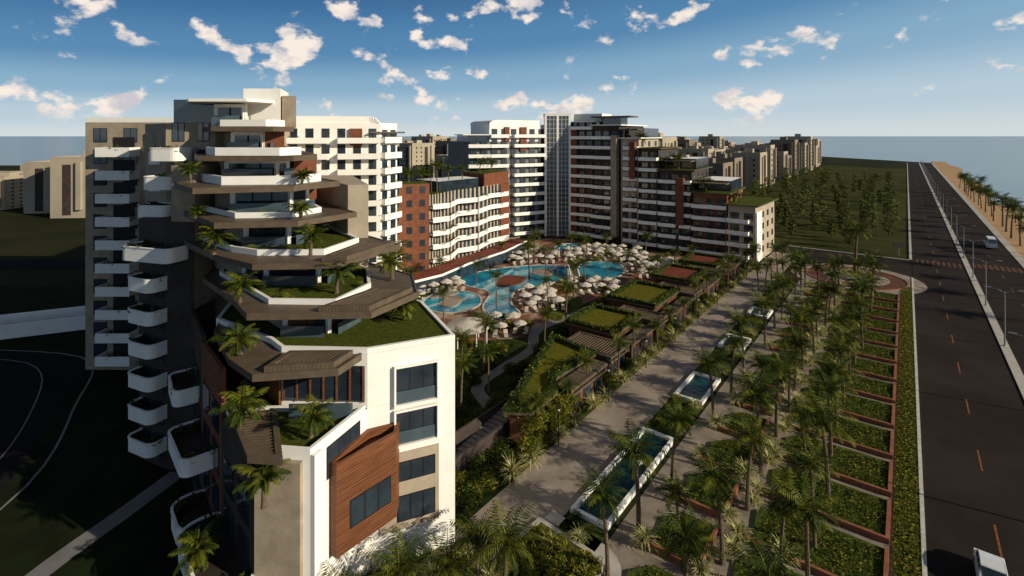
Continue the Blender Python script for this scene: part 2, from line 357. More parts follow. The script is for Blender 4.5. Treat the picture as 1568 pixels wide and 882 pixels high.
# ------------------------------------------------------------------ pavilions with green roofs
def hedge(b,P,w,z0,z1,dens=14):
    P=ccw(P); Q=off(P,w); b.ring(P,w,z0,z1-.12,LF1)
    for i in range(len(P)):
        a,c=Vector(P[i]),Vector(P[(i+1)%len(P)]); a2,c2=Vector(Q[i]),Vector(Q[(i+1)%len(P)])
        n=int((c-a).length*dens*3)
        for _ in range(n):
            t=R.random(); q=a.lerp(c,t).lerp(a2.lerp(c2,t),R.uniform(-.2,1.15)); z=R.uniform(z0-.9*R.random()**2,z1+.1)
            d=Vector((R.uniform(-1,1),R.uniform(-1,1),R.uniform(-.5,.7))).normalized()*R.uniform(.08,.18); e=d.orthogonal().normalized()*.09
            p=Vector((q.x,q.y,z)); b.face([p-d,p+e,p+d,p-e],R.choice([LF2,LF2,LF2,LF1,LF3]))
def facade(b,p0,p1,z0,n,sh,bay=3.2,wf=.7,wh=2.1,sill=.35,glass=GLASS,balc=0,bm=WHITE,ph=.95,rng=((0,1),),mull=True,fr=DARK):
    p0=Vector(p0);p1=Vector(p1);L=(p1-p0).length; d=(p1-p0)/L; nb=max(1,int(L/bay)); bw=L/nb
    for k in range(n):
        z=z0+k*sh
        for i in range(nb):
            a=p0+d*(i+.5-wf/2)*bw; c=p0+d*(i+.5+wf/2)*bw
            b.seg(a,c,-.1,.05,z+sill,z+sill+wh,fr)
            w=(c-a).length
            npn=2 if mull and w>1.2 else 1
            for j in range(npn):
                q0=a+d*(w*j/npn+.06); q1=a+d*(w*(j+1)/npn-.06); b.seg(q0,q1,0,.07,z+sill+.07,z+sill+wh-.07,glass)
        if balc:
            for r0,r1 in rng:
                a=p0+d*L*r0; c=p0+d*L*r1
                b.seg(a,c,.0,balc,z-.2,z,bm); b.seg(a,c,balc-.003,balc+.14,z-.28,z+ph,bm)
                b.seg(a,a+d*.14,.004,balc-.005,z,z+ph-.003,bm); b.seg(c-d*.14,c,.004,balc-.005,z,z+ph-.003,bm)
                if R.random()<.5:
                    for _ in range(2):
                        q=a.lerp(c,R.uniform(.1,.9))+Vector((d.y,-d.x))*(balc-.3); leafblob(b,(q.x,q.y,z+ph),(.7,.3,.4),26,.16,[LF1,LF2])
def pergola(b,q,z,th=.35,n=12,m=BROWN,dark_back=None):
    q=[Vector(p) for p in q]
    P=[tuple(p) for p in q]; b.ring(P,.38,z-th,z,m)
    if dark_back: b.sheet(P,z-th-.01,dark_back)  # dark sheet laid on the slab, paints the shade of open slats
    for i in range(1,n):
        t=i/n; a=q[0].lerp(q[1],t); c=q[3].lerp(q[2],t); b.seg(a,c,-.06,.06,z-th+.06,z-.06,m)
def pavilion(P,h,low=None,roofm=OROOF):
    e=empty('poolside_pavilion'); b=MB(); P=ccw(P)
    b.prism(off(P,.5),0,h-.3,PAVW); b.prism(P,h-.3,h,BROWN,roofm); b.obj('walls',e)
    g=MB(); hedge(g,P,.75,h,h+.6); g.obj('roof_hedge',e)
    f=MB(); Q=off(P,.5)
    for i in range(len(Q)):
        a,c=Q[i],Q[(i+1)%len(Q)]
        if (Vector(a)-Vector(c)).length>4: facade(f,a,c,0,1,3,3,.75,2.5,.1)
    f.obj('glazing',e)
    if low:
        l=MB(); l.prism(low,2.6,2.9,BROWN,DGREY); l.prism(off(ccw(low),.5),0,2.6,WOOD)
        facade(l,off(ccw(low),.5)[1],off(ccw(low),.5)[2],0,1,3,2.2,.7,2.2,.1)
        pergola(l,ccw(low),3.5,.3,18); 
        for p in off(ccw(low),.2): l.cyl(p,.12,.12,2.9,3.2,BROWN,6)
        l.obj('pergola_wing',e)
pavilion([W(-40.5,62),W(-33.5,42),W(-31.0,43.5),W(-31.2,49),W(-33.2,51.5),W(-32.6,60.5)],4,rect(-32.9,-30.6,51,60))
pavilion(rect(-42,-33.5,68,77.5),4,rect(-39,-31,61.8,67.4))
pavilion(rect(-42.5,-33.5,83,95),4,rect(-39,-31,78.2,82.6))
pavilion(rect(-42,-33.5,101,112),4,rect(-39,-31,95.6,100.4),DECKR)
pavilion(rect(-42,-33.5,118,128),3.6,rect(-39,-31,112.6,117.4),DECKR)
for v0,v1 in ((68,77),(83,95),(101,112),(118,128)):
    b=MB(); b.prism(rect(-33,-31.2,v0+.5,v1-.5),0,2.7,PAVW,DGREY); facade(b,W(-31.2,v0+.6),W(-31.2,v1-.6),0,1,3,2.6,.6,2.1,.1)
    pergola(b,rect(-33,-30.9,v0+.3,v1-.3),3.1,.25,18); b.obj('garden_kiosk')
sheet('planting_strip',rect(-31.6,-29.75,38,140),.06,COVER)
for _ in range(260):
    v=R.uniform(42,142); x,y=W(R.uniform(-31.4,-30.0),v); put(R.choice(SH+SHY),'shrub',x,y,.05,None,R.uniform(.4,.95))
for _ in range(60):
    v=R.uniform(42,51); x,y=W(R.uniform(-31.3,-30.1),v); put(R.choice(SHY),'climbing_shrub',x,y,R.uniform(0,2.9),None,R.uniform(.6,1.0))
for v in (60,67,78,83,96,101,113):
    for _ in range(7): x,y=W(R.uniform(-31.2,-30.6),v+R.uniform(-1,1)); put(R.choice(SHY+SH),'climbing_shrub',x,y,R.uniform(0,2.6),None,R.uniform(.5,.9))
for i in range(26):
    x,y=W(-29.9+R.uniform(-.2,.3),39+i*3.9+R.uniform(-1,1)); put(R.choice(TUFTS),'pampas_grass',x,y,.3,None,R.uniform(1.1,1.6))
for i in range(16):
    x,y=W(-30.9+R.uniform(-.5,.5),44+i*6.4+R.uniform(-1,1)); palmat(x,y,0,.68)
e=MB()
for i in range(18):
    e.prism(rect(-36.6,-34.2,34+i*.7,34.7+i*.7),0,.11*i+.12,DGREY,GREY)
e.seg(W(-34.1,34),W(-34.1,44),-.12,.12,0,2.2,DGREY); e.seg(W(-36.7,34),W(-36.7,46.6),-.1,.1,0,2.5,DGREY); e.obj('garden_stairs')
for _ in range(60): 
    x,y=W(R.uniform(-34,-30.2),R.uniform(31,42)); put(R.choice([SH[0],SH[2],SH[2],SH[1]]),'shrub',x,y,0,None,R.uniform(.6,1.3))
for _ in range(30): 
    x,y=W(R.uniform(-40,-36.9),R.uniform(36,52)); put(R.choice([SH[0],SH[2]]),'shrub',x,y,0,None,R.uniform(.6,1.3))
# ------------------------------------------------------------------ courtyard
sheet('pool_deck',smooth([(-26,96),(-12,84),(2,84),(14,100),(30,112),(50,118),(58,132),(48,140),(30,152),(12,164),(0,148),(-10,130),(-22,114)]),.03,DECK)
def pool(P,n=6):
    P=smooth(ccw(P),n); b=MB(); b.sheet(P,.10,POOL); b.ring(off(P,-.35),.38,.0,.2,CONC); b.obj('swimming_pool')
def ell(c,a,bb,n=14): return [(c[0]+a*math.cos(6.2832*i/n),c[1]+bb*math.sin(6.2832*i/n)) for i in range(n)]
pool(ell((-11.8,101.5),5.6,6.6),3)
pool([(-12,118.7),(-6.2,124.4),(2.6,128.7),(12.5,128.7),(12.5,119),(6.5,112),(.8,108.5),(-.3,100.3),(1.2,94),(-3.6,92),(-5.4,98.5),(-4.6,107.4),(-9.8,112)])
pool([(19.6,132.7),(27.3,130.7),(25.5,120.3),(18,117),(16,124.4)])
pool([(13,146),(20,148),(21,155),(14,154)])
for P,h,m_ in (([(-3.2,112),(1,112.5),(3,118),(-2,119)],.3,DECKR),([(-14,99),(-11,98),(-10,103),(-13,104)],.35,PAVE),([(-16.5,103),(-13,104.5),(-11,107),(-14,107.4)],.28,PAVE),([(5,121),(9,120),(10,124),(6,125.5)],.3,PAVE)):
    b=MB(); b.prism(smooth(P),0,h,m_); b.obj('pool_island')
for P in ([(-20,112),(-12,120),(-8,127),(-14,124),(-20,117)],[(4,104),(14,108),(16,114),(8,110)],[(-4,86),(3,88),(3,91),(-5,90)],[(28,114),(44,120),(46,124),(30,119)]): sheet('terracotta_paving',smooth(P),.05,DECKR)
for P in ([(6,92),(12,96),(14,104),(8,102)],[(-22,104),(-18,103),(-17,108),(-21,110)],[(28,134),(40,128),(46,132),(34,141)],[(-6,130),(2,134),(6,142),(-2,138)]): sheet('planting',smooth(P),.06,COVER)
b=MB()
for i in range(12):
    t=i/11;t2=(i+1)/11; z=1.6*math.sin(math.pi*t);z2=1.6*math.sin(math.pi*t2); x=14.3
    for xx,h0,h1 in ((x-1,0,.9),(x+1,0,.9)):
        y0=116+12*t;y1=116+12*t2
        b.face([(xx,y0,z+h0),(xx,y1,z2+h0),(xx,y1,z2+h1),(xx,y0,z+h1)],WHITE)
        b.face([(xx+.15,y0,z+h1),(xx+.15,y1,z2+h1),(xx,y1,z2+h1),(xx,y0,z+h1)],WHITE)
        b.face([(xx+.15,y0,z+h0),(xx+.15,y1,z2+h0),(xx+.15,y1,z2+h1),(xx+.15,y0,z+h1)],WHITE)
    b.face([(x-1,y0,z+.1),(x+1,y0,z+.1),(x+1,y1,z2+.1),(x-1,y1,z2+.1)],PATH)
b.obj('footbridge')
def parasol():
    b=MB(); b.cyl((0,0),.05,.05,0,2.5,STEEL,6); b.cyl((0,0),.35,.3,0,.1,CONC,10); rim=[];r2=[]
    for i in range(16):
        a=6.2832*i/16; r=1.75 if i%2==0 else 1.6; rim.append((r*math.cos(a),r*math.sin(a),2.1)); r2.append((r*math.cos(a),r*math.sin(a),1.9))
    for i in range(16):
        j=(i+1)%16; b.face([rim[i],rim[j],(0,0,2.85)],FABRIC); b.face([r2[i],r2[j],rim[j],rim[i]],FABRIC)
    return b.mesh('parasol')
PAR=parasol()
def lounger():
    b=MB(); b.prism([(-.33,-1),(.33,-1),(.33,.35),(-.33,.35)],.28,.38,FABRIC)
    b.face([(-.33,.35,.38),(.33,.35,.38),(.33,.95,.8),(-.33,.95,.8)],FABRIC); b.face([(-.33,.35,.28),(.33,.35,.28),(.33,.95,.7),(-.33,.95,.7)],FABRIC)
    for x in (-.28,.28):
        for y in (-.9,.25): b.cyl((x,y),.03,.03,0,.28,DARK,5)
    return b.mesh('lounger')
LOU=lounger()
def inpoly(p,P):
    c=False
    for i in range(len(P)):
        a,b_=P[i-1],P[i]
        if (a[1]>p[1])!=(b_[1]>p[1]) and p[0]<(b_[0]-a[0])*(p[1]-a[1])/(b_[1]-a[1])+a[0]: c=not c
    return c
waters=[ell((-11.8,101.5),6.8,7.8),[(-13,118.7),(-6.2,126),(2.6,130),(14,130),(14,118),(7,110),(2,108),(1.5,100.3),(2.2,92),(-4.6,90),(-6.8,98.5),(-6,107),(-10.8,110)],[(18.6,134),(28.5,132),(27,119),(17,115.6),(12,115),(12,129)]]
zones=[((2.5,9),(96,110),12),((-17,-6),(106,118),12),((14,36),(134,148),34),((-2,12),(131,143),14),((28,42),(118,132),18),((-22,-17),(96,108),7),((12,24),(106,115),9),((-5,3),(84,90),5),((-20,-12),(112,124),8)]
placed=[]
for (x0,x1),(y0,y1),n in zones:
    k=0
    for _ in range(n*8):
        if k>=n: break
        p=(R.uniform(x0,x1),R.uniform(y0,y1))
        if any(inpoly(p,w) for w in waters) or any((p[0]-q[0])**2+(p[1]-q[1])**2<6.3 for q in placed): continue
        placed.append(p); k+=1; put(PAR,'parasol',p[0],p[1],.04,None,R.uniform(.65,.82)); 
        for dx in (-.9,.9): put(LOU,'sun_lounger',p[0]+dx,p[1]-1.1,.04,R.uniform(-.3,.3))
for p in ((-17,92),(-3,99),(7,100),(12.5,104),(16,112),(22,118),(28,124),(-8,114),(-3,134),(6,139),(12,134),(34,120),(40,126),(46,130),(-16,112),(4,118),(5,79),(9,86),(-20,99),(-12,90),(26,140),(36,138),(30,112),(8,121),(-4,72),(-6,60),(-3.0,66),(-7,70),(-8,64),(20,136),(16,140)):
    palmat(p[0],p[1],0,R.uniform(.72,1.0))
for _ in range(70):
    x,y=R.uniform(-14,44),R.uniform(96,150)
    if any(inpoly((x,y),w) for w in waters) or x<(y-135)*.6-6: continue
    put(R.choice(SH),'shrub',x,y,0,None,R.uniform(.6,1.4))
b=MB(); n=20
for i in range(n):
    a=6.2832*i/n;a2=6.2832*(i+1)/n;r=3.4
    b.face([(r*math.cos(a),r*math.sin(a),3.0),(r*math.cos(a2),r*math.sin(a2),3.0),(.0,0,4.0)],FABRIC); b.face([(r*math.cos(a),r*math.sin(a),2.7),(r*math.cos(a2),r*math.sin(a2),2.7),(r*math.cos(a2),r*math.sin(a2),3.0),(r*math.cos(a),r*math.sin(a),3.0)],FABRIC)
for i in range(6): b.cyl((2.9*math.cos(i*1.047),2.9*math.sin(i*1.047)),.08,.08,0,2.9,WHITE,6)
b.cyl((0,0),1,1,0,1.1,WOOD,14); b.obj('pool_bar_canopy',None,(-6.9,81,.05))
path('winding_path',[(-4.5,46),(-3,50),(-5,56),(-2.5,61),(-4.5,67),(-1,73),(3,79),(4,86),(9,92),(16,99)],1.7,.04,GREY)
path('winding_path',[(0.5,62),(3,66),(2.6,72),(8,80),(13,86),(15,94)],1.6,.045,PATH)
for _ in range(190):
    x=R.uniform(-8,10); y=46+R.random()*46
    if x>(-1+(y-46)*.27) or abs(x-(-3.5+max(0,(y-67))*.42))<1.6: continue
    put(R.choice([SH[0],SH[2],SH[1]]),'shrub',x,y,0,None,R.uniform(.5,1.4))
# ------------------------------------------------------------------ terraced hotel (near left wing)
H=empty('terraced_hotel')
T16=[(-28,52),(-26,45),(-19.2,40.6),(-17.5,38.9),(-10.9,38.6),(-4.6,41.3),(-8.6,49.5),(-18,58),(-30,58)]
LV=[(16.5,[(-25,43),(-20.8,37.6),(-17.8,35.1),(-12.2,36.0),(-11.3,38.5),(-14,44),(-20,50),(-27,48)],None),
    (19.6,[(-29,48),(-23.0,42.0),(-19.8,38.2),(-10.6,38.6),(-8.0,43.5),(-9.5,49),(-20,58),(-32,58)],[(-28,49),(-22.3,43.5),(-19.3,40.6),(-13.9,40.4),(-12.4,45),(-14,50),(-20,57),(-31,57)]),
    (22.6,[(-32,50),(-26.0,44.4),(-20.8,41.0),(-14.2,41.6),(-10.6,48.5),(-22,60),(-34,60)],[(-31,51),(-25,45.6),(-22,44.2),(-16.3,44.4),(-14.8,49.5),(-22,59),(-33,59)]),
    (25.5,[(-33,51),(-25.2,43.3),(-18.5,44.3),(-15,49.5),(-26,62),(-36,60)],[(-32,52),(-25,46.2),(-20.0,46.6),(-18.6,50),(-26,61),(-35,60)]),
    (28.4,[(-32,48.5),(-27.2,43.6),(-19.6,46),(-17,50.5),(-27,62),(-36,60)],[(-31,51),(-26.8,47.2),(-20.3,48.0),(-19.2,51.5),(-27,61),(-35,59)]),
    (31.0,[(-31,50),(-29.3,47.8),(-20.4,47.8),(-19.4,51),(-28,61),(-37,60)],[(-31,52),(-29,50),(-22.6,49.8),(-21.6,52.5),(-28,60.5),(-36,60)]),
    (33.8,[(-31,53),(-30,51),(-23.8,51),(-23,54),(-29,60),(-37,60)],[(-31,54.5),(-30,52.6),(-25.2,52.4),(-24.4,55),(-29,59.5),(-36,60)]),
    (36.8,[(-35,55),(-33.5,53),(-27.5,53),(-26,56),(-30,62),(-38,62)],None)]
def frontmat(i,a,b_):
    d=Vector((b_[0]-a[0],b_[1]-a[1])).normalized(); n=Vector((d.y,-d.x))
    return GLASS if n.y<-.25 and n.x>-.55 else STONE
for k,(z,P,T) in enumerate(LV):
    P=ccw(P); b=MB()
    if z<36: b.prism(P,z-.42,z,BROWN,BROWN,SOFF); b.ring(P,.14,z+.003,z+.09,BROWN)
    else: b.prism(P,z-.3,z,WHITE)
    if k==0:
        T=ccw(T16)
    if T:
        T=ccw(T); ph=.42 if z<20 else .5 if z<26 else .8
        b.ring(T,.28,z+.002,z+ph,WHITE); b.prism(off(T,.285),z+.004,z+.25,GROOF if z<26 else TAN)
    b.obj('terrace_slab',H)
    if k+1<len(LV):
        z2=LV[k+1][0]; B=off(ccw(LV[k+1][2] or off(ccw(LV[k+1][1]),1.5)),1.2); c=MB()
        if k==0: B=off(ccw(LV[1][2]),1.6)
        c.prism(B,z+.05,z2-.43,STONE,None,None,frontmat)
        n=len(B)
        for i in range(n):
            a,bb=Vector(B[i]),Vector(B[(i+1)%n]); 
            if frontmat(0,a,bb) is GLASS:
                L=(bb-a).length; m_=max(1,int(L/1.4)); dd=(bb-a).normalized()
                for j in range(m_+1):
                    q=a.lerp(bb,j/m_); big=(j in (0,m_))
                    c.seg(q-dd*(.22 if big else .035),q+dd*(.22 if big else .035),0,.12,z+.3,z2-.44,WHITE if big else DARK)
                if k in (0,):
                    c.seg(a,a.lerp(bb,.65),.02,.1,z+.3,z2-.95,WOOD)
                c.seg(a,bb,.0,.3,z2-.8,z2-.432,WHITE)
                c.seg(a,bb,.9,.94,z+.25,z+(1.15 if z<26 else 1.3),GLASSB)
        c.obj('glazed_storey',H)
b=MB()
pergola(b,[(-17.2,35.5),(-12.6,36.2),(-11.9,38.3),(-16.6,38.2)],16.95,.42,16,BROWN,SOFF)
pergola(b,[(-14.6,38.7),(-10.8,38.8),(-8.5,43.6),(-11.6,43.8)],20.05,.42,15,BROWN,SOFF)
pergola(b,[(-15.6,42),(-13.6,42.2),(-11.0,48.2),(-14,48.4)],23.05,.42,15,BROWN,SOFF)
pergola(b,[(-20.1,36.6),(-16.5,31.9),(-14.2,31.7),(-17.2,37.5)],13.0,.45,16)
b.obj('pergola',H)
b=MB(); BODY=[(-13,33),(-10.9,38.6),(-4.6,41.3),(-8.6,50),(-20,60),(-40,64),(-36,57),(-31,50),(-26,43.5),(-21.5,38.5),(-16.6,33.4)]
b.prism(BODY,0,12.4,WHITE,GROOF); b.ring([(-13,33),(-11,38.4),(-17,38.4),(-21,38.2),(-16.6,33.4)],.25,12.402,12.75,WHITE)
b.prism(T16,12.41,16.48,WHITE)
b.seg((-17.4,38.88),(-11.1,38.62),.01,.06,12.9,15.6,GLASS)
for j in range(7): 
    q=Vector((-17.3,38.88)).lerp(Vector((-11.2,38.62)),j/6); b.seg(q-Vector((.06,0)),q+Vector((.06,0)),.06,.14,12.9,15.6,WOOD)
b.seg((-16.2,37.2),(-11.6,37.3),0,.05,12.42,13.5,GLASSB)
b.obj('body',H)
c=MB()
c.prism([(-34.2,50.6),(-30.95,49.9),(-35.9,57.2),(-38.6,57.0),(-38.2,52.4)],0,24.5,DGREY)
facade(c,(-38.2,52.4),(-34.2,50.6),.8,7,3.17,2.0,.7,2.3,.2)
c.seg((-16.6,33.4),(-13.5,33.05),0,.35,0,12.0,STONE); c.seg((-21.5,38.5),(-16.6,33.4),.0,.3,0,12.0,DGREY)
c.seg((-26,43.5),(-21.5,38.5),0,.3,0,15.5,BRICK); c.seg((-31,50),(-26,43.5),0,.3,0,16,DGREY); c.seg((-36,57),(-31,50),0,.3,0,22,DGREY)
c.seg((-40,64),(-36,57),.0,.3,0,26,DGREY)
c.seg((-19.2,40.6),(-17.5,38.9),.02,.2,12.42,16.0,WOOD); c.seg((-26,45),(-19.2,40.6),.02,.2,12.42,16.05,DGREY)
for (p,q,h) in (((-21.5,38.5),(-16.6,33.4),3),((-26,43.5),(-21.5,38.5),4),((-31,50),(-26,43.5),4)):
    pp=Vector(p).lerp(Vector(q),.04); qq=Vector(p).lerp(Vector(q),.96); nn=Vector(((qq-pp).y,-(qq-pp).x)).normalized()*.3
    facade(c,pp+nn,qq+nn,.6,h,3.15,3.0,.7,2.3,.2)
c.obj('side_cladding',H)
f=MB(); p0=Vector((-10.9,38.6)); p1=Vector((-4.6,41.3)); d=(p1-p0).normalized()
def win(p,q,z0,z1,nm=3,fr=DARK):
    p=Vector(p);q=Vector(q); f.seg(p,q,-.05,.04,z0,z1,fr); dd=(q-p)
    for j in range(nm):
        f.seg(p.lerp(q,j/nm)+dd.normalized()*.05,p.lerp(q,(j+1)/nm)-dd.normalized()*.05,0,.055,z0+.07,z1-.07,GLASS)
for za,zb in ((12.3,15.0),(9.2,11.6)):
    win(p0+d*2.1,p0+d*5.3,za,zb,3)
    f.seg(p0+d*2.1,p0+d*5.3,.12,.15,za,za+.95,GLASSB)
    f.seg(p0+d*1.95,p0+d*5.45,.0,.35,za-.22,za-.02,WHITE); f.seg(p0+d*1.95,p0+d*2.09,.0,.35,za,zb+.1,WHITE); f.seg(p0+d*5.31,p0+d*5.45,.0,.35,za,zb+.1,WHITE); f.seg(p0+d*1.95,p0+d*5.45,.0,.35,zb+.101,zb+.25,WHITE)
f.seg(p0+d*.9,p0+d*5.5,0,.12,2.6,8.5,TAN)
for za,zb in ((6.3,7.8),(3.2,5.2)): 
    f.seg(p0+d*2.2,p0+d*5.2,.12,.16,za,zb,DARK)
    for j in range(3): f.seg(p0+d*(2.3+j*.98),p0+d*(3.15+j*.98),.13,.18,za+.08,zb-.08,GLASS)
q0=Vector((-13,33)); q1=Vector((-10.9,38.6)); e_=(q1-q0)
win(q0+e_*.25,q0+e_*.85,9.8,12.0,3)
f.seg(q0+e_*.0,q0+e_*.12,0,.35,1.0,12.4,WHITE)
f.obj('windows',H)
w=MB(); BX=[(-12.35,34.7),(-11.75,34.3),(-8.6,38.1),(-8.7,39.6),(-10.9,38.5)]
w.prism(BX,4.6,10.2,WOOD,DECKR); w.ring(BX,.25,10.2,10.9,WOOD)
a_=Vector((-11.75,34.3)); c_=Vector((-8.6,38.1)); 
w.seg(a_.lerp(c_,.2),a_.lerp(c_,.9),0,.03,6.0,8.0,DARK)
for j in range(3): w.seg(a_.lerp(c_,.22+j*.23),a_.lerp(c_,.42+j*.23),.005,.05,6.12,7.88,GLASS)
for k in range(28):
    z=4.75+k*.2
    if 5.8<z<8.1: 
        w.seg(a_.lerp(c_,.01),a_.lerp(c_,.19),0,.012,z,z+.02,DARK); w.seg(a_.lerp(c_,.91),a_.lerp(c_,.99),0,.012,z,z+.02,DARK)
    else: w.seg(a_.lerp(c_,.01),a_.lerp(c_,.99),0,.012,z,z+.02,DARK)
w.obj('timber_bay',H)
t=MB()
t.prism([(-60,72),(-43,72),(-42,100),(-62,100)],0,34.8,STONE,WHITE); t.ring([(-60,72),(-43,72),(-42,100),(-62,100)],.3,34.81,35.5,WHITE)
t.prism([(-43,60),(-38,56.2),(-33,57),(-30,62),(-36,80),(-43,80)],0,34.3,STONE,WHITE)
t.prism([(-38,57.5),(-33.5,57.5),(-35.5,70),(-40,70)],34.31,37,GLASS,WHITE)
t.prism([(-29.9,57),(-25.8,57),(-27.5,63),(-32,63)],33.8,38.2,WHITE); t.prism([(-25.7,57.2),(-24.2,57.4),(-27,62),(-28,62)],33.8,37.4,STONE)
t.prism([(-26,53.5),(-24,54),(-30,66),(-32,66)],28,33.6,BRICK); t.prism([(-22.6,53),(-20.6,54),(-27,66),(-29,66)],26,31,BRICK)
t.prism([(-16.5,51.5),(-14.6,52),(-20,64),(-26,64)],16,28.0,TAN)
t.prism([(-33.6,50.5),(-31,50),(-31,60),(-36,60)],16,30,STONE)
facade(t,(-60,72),(-43,72),1.4,11,3.03,4.2,.45,2,.3,balc=0)
facade(t,(-38,56.2),(-33,57),26,3,3.0,2.4,.5,2.1,.3,balc=0)
for k in range(10):
    z=1.7+k*3.18; t.seg((-57,72),(-52.3,72),0,1.9,z-.25,z,WHITE); t.seg((-57,72),(-52.3,72),1.9,2.05,z-.3,z+1.0,WHITE); t.seg((-57,72),(-56.85,72),.01,1.89,z,z+1,WHITE); t.seg((-52.5,72),(-52.3,72),.01,1.89,z,z+1,WHITE)
    t.seg((-56,72),(-53,72),.06,.1,z,z+2.4,DARK); leafblob(t,(-53.5+R.uniform(-2,1),70.2,z+.9),(1.2,.3,.5),50,.22,[LF1,LF2])
t.seg((-51,72),(-45,72),0.002,.5,2,33.5,DGREY)
t.obj('upper_blocks',H)
def rrect(cx,cy,lx,ly,ang,r=.8,n=5):
    P=[]
    for sx,sy,a0 in ((1,-1,-90),(1,1,0),(-1,1,90),(-1,-1,180)):
        for i in range(n+1):
            a=math.radians(a0+90*i/n); P.append((sx*(lx/2-r)+r*math.cos(a),sy*(ly/2-r)+r*math.sin(a)))
    ca,sa=math.cos(ang),math.sin(ang); return [(cx+x*ca-y*sa,cy+x*sa+y*ca) for x,y in P]
def tray(b,cx,cy,lx,ly,ang,z,h=1.0,leaf=6,r=.8):
    P=rrect(cx,cy,lx,ly,ang,r); b.prism(off(P,.1),z-.22,z+.25,WHITE,DGREY); b.ring(P,.14,z-.3,z+h,WHITE); b.ring(off(P,-.05),.2,z+h+.003,z+h+.1,WHITE)
    b.ring(off(P,.15),.03,z+.252,z+h-.02,DGREY)
    for _ in range(leaf):
        p=R.choice(off(P,.45)); leafblob(b,(p[0],p[1],z+h-.1),(.6,.5,.45),30,.17,[LF1,LF2,LF1])
t=MB()
for k in range(6): tray(t,-36.0,51.0,3.9,2.6,-.42,2.2+3.17*k,.95,5)
tray(t,-34.8,50.1,6.2,2.8,-.3,21.2,1.0); 
for k in range(3): tray(t,-37.5+.6*k,54.5,3.6,2.6,-.1,24.6+3.0*k)
for k in range(3): tray(t,-39.5,58.5,3.2,2.4,-.1,24+3.0*k)
tray(t,-29.5,46.5,4.6,2.6,-.9,9.8); tray(t,-26.0,41.8,6.0,2.8,-.83,7.2); tray(t,-20.2,35.0,8.4,3.4,-.8,3.4,1.1,10,1.5); tray(t,-24.8,40.2,4.6,3.0,-.83,2.6,1.0,8,1.3); tray(t,-19.1,33.8,6.0,3.4,-.8,.4,.8,8,1.5)
t.obj('curved_balconies',H)
for p in ((-29.5,47,28.6),(-28.2,45.6,25.6),(-25.5,43.8,22.8),(-21.5,40.4,19.8),(-20.2,38.2,16.7),(-18.6,35.0,12.9),(-13.6,34.6,12.6),(-15.6,32.2,9.6),(-21.2,34.8,3.6),(-19.5,47.5,28.5),(-19,46,25.6),(-17.0,43.2,22.8),(-11,47,19.8),(-12,51,19.8),(-9.4,45,16.8),(-14.6,42.6,19.8)):
    spalm(*p,s=1.0 if p[2]<24 else .7)
for k in range(50):
    z,P,T=R.choice(LV[1:6]); T=off(ccw(T),.7); i=R.randrange(0,4); p=Vector(T[i]).lerp(Vector(T[(i+1)%len(T)]),R.random())
    put(R.choice(SH),'shrub',p.x,p.y,z+.2,None,R.uniform(.25,.45))
for p in ((-11.3,32.0,-2.9),(-9.8,34,-2.9),(-7.8,35.2,-2.9),(-9.0,32.4,-2.9),(-4.6,35.4,-3.2),(-2.6,37.0,-3.4),(-.6,36.2,-2.2)):
    palmat(p[0],p[1],p[2],.95)
for _ in range(40):
    x=R.uniform(-11.5,-3.0); put(R.choice(SH+SHY),'shrub',x,R.uniform(32,36.5+(x+11.5)*.5),0,None,R.uniform(.7,1.2))
for p in ((-3.2,38.6),(-5.5,36.8),(-1.5,37.0),(-7,36)): put(R.choice(TUFTS),'pampas_grass',p[0],p[1],.3,None,1.6)
# ------------------------------------------------------------------ other wings
Wb=empty('white_hotel_wing'); b=MB()
P=[(-43,97),(-26,101),(-23.8,106),(-27,118),(-50,114)]; b.prism(P,0,35.4,WHITE)
for i in range(8):
    a=i/8*math.pi/2; a2=(i+1)/8*math.pi/2
    x0=-28+1.8*math.sin(a);x1=-28+1.8*math.sin(a2); z0=35.4+1.3*math.cos(a); z1=35.4+1.3*math.cos(a2)
    b.face([(x0,100.7,z0),(x1,100.9,z1),(x1-3,114,z1),(x0-3,114,z0)],WHITE); b.face([(x0,100.7,35.4),(x1,100.9,35.4),(x1,100.9,z1),(x0,100.7,z0)],WHITE)
b.prism([(-44,97),(-28,100.75),(-31,114),(-48,112)],35.41,36.7,WHITE)
b.prism([(-27.5,99.5),(-21.5,103),(-23,107),(-28,104)],33.4,33.7,BROWN)
facade(b,(-43,97),(-26,101),1.2,11,3.05,2.9,.5,1.9,.7,balc=1.3,ph=.8,rng=((.0,.45),(.55,1)))
facade(b,(-26,101),(-23.8,106),1.2,11,3.05,2.6,.6,1.9,.5,balc=1.1)
b.seg((-31.5,99.7),(-29.3,100.2),.01,.6,31,34.3,BRICK)
b.obj('wing_body',Wb)
Mb=empty('terracotta_wing'); b=MB()
FP=[(-27,113),(-19,117),(-14.5,127),(-7,138.5),(-1,150)]
b.prism(FP+[(-6,168),(-26,160),(-42,128)],0,19,TAN,GROOF)
b.prism([(-27,112.8),(-18.8,116.8),(-21,124),(-31,121)],19.01,22,BRICK,GROOF)
b.prism([(-7.5,137.5),(-1,149.8),(-6,156),(-14,146)],19.01,22.6,BRICK,GROOF); b.prism([(-18,126),(-9,137),(-14,143),(-25,133)],19.01,21.6,GLASS,WHITE)
b.seg((-27,113),(-19,117),0,.25,0,19,BRICK); facade(b,(-27,112.72),(-19,116.72),1,7,3.02,2.6,.42,1.5,.8)
b.seg((-3.4,145.4),(-1,150),0,.3,4,19,BRICK)
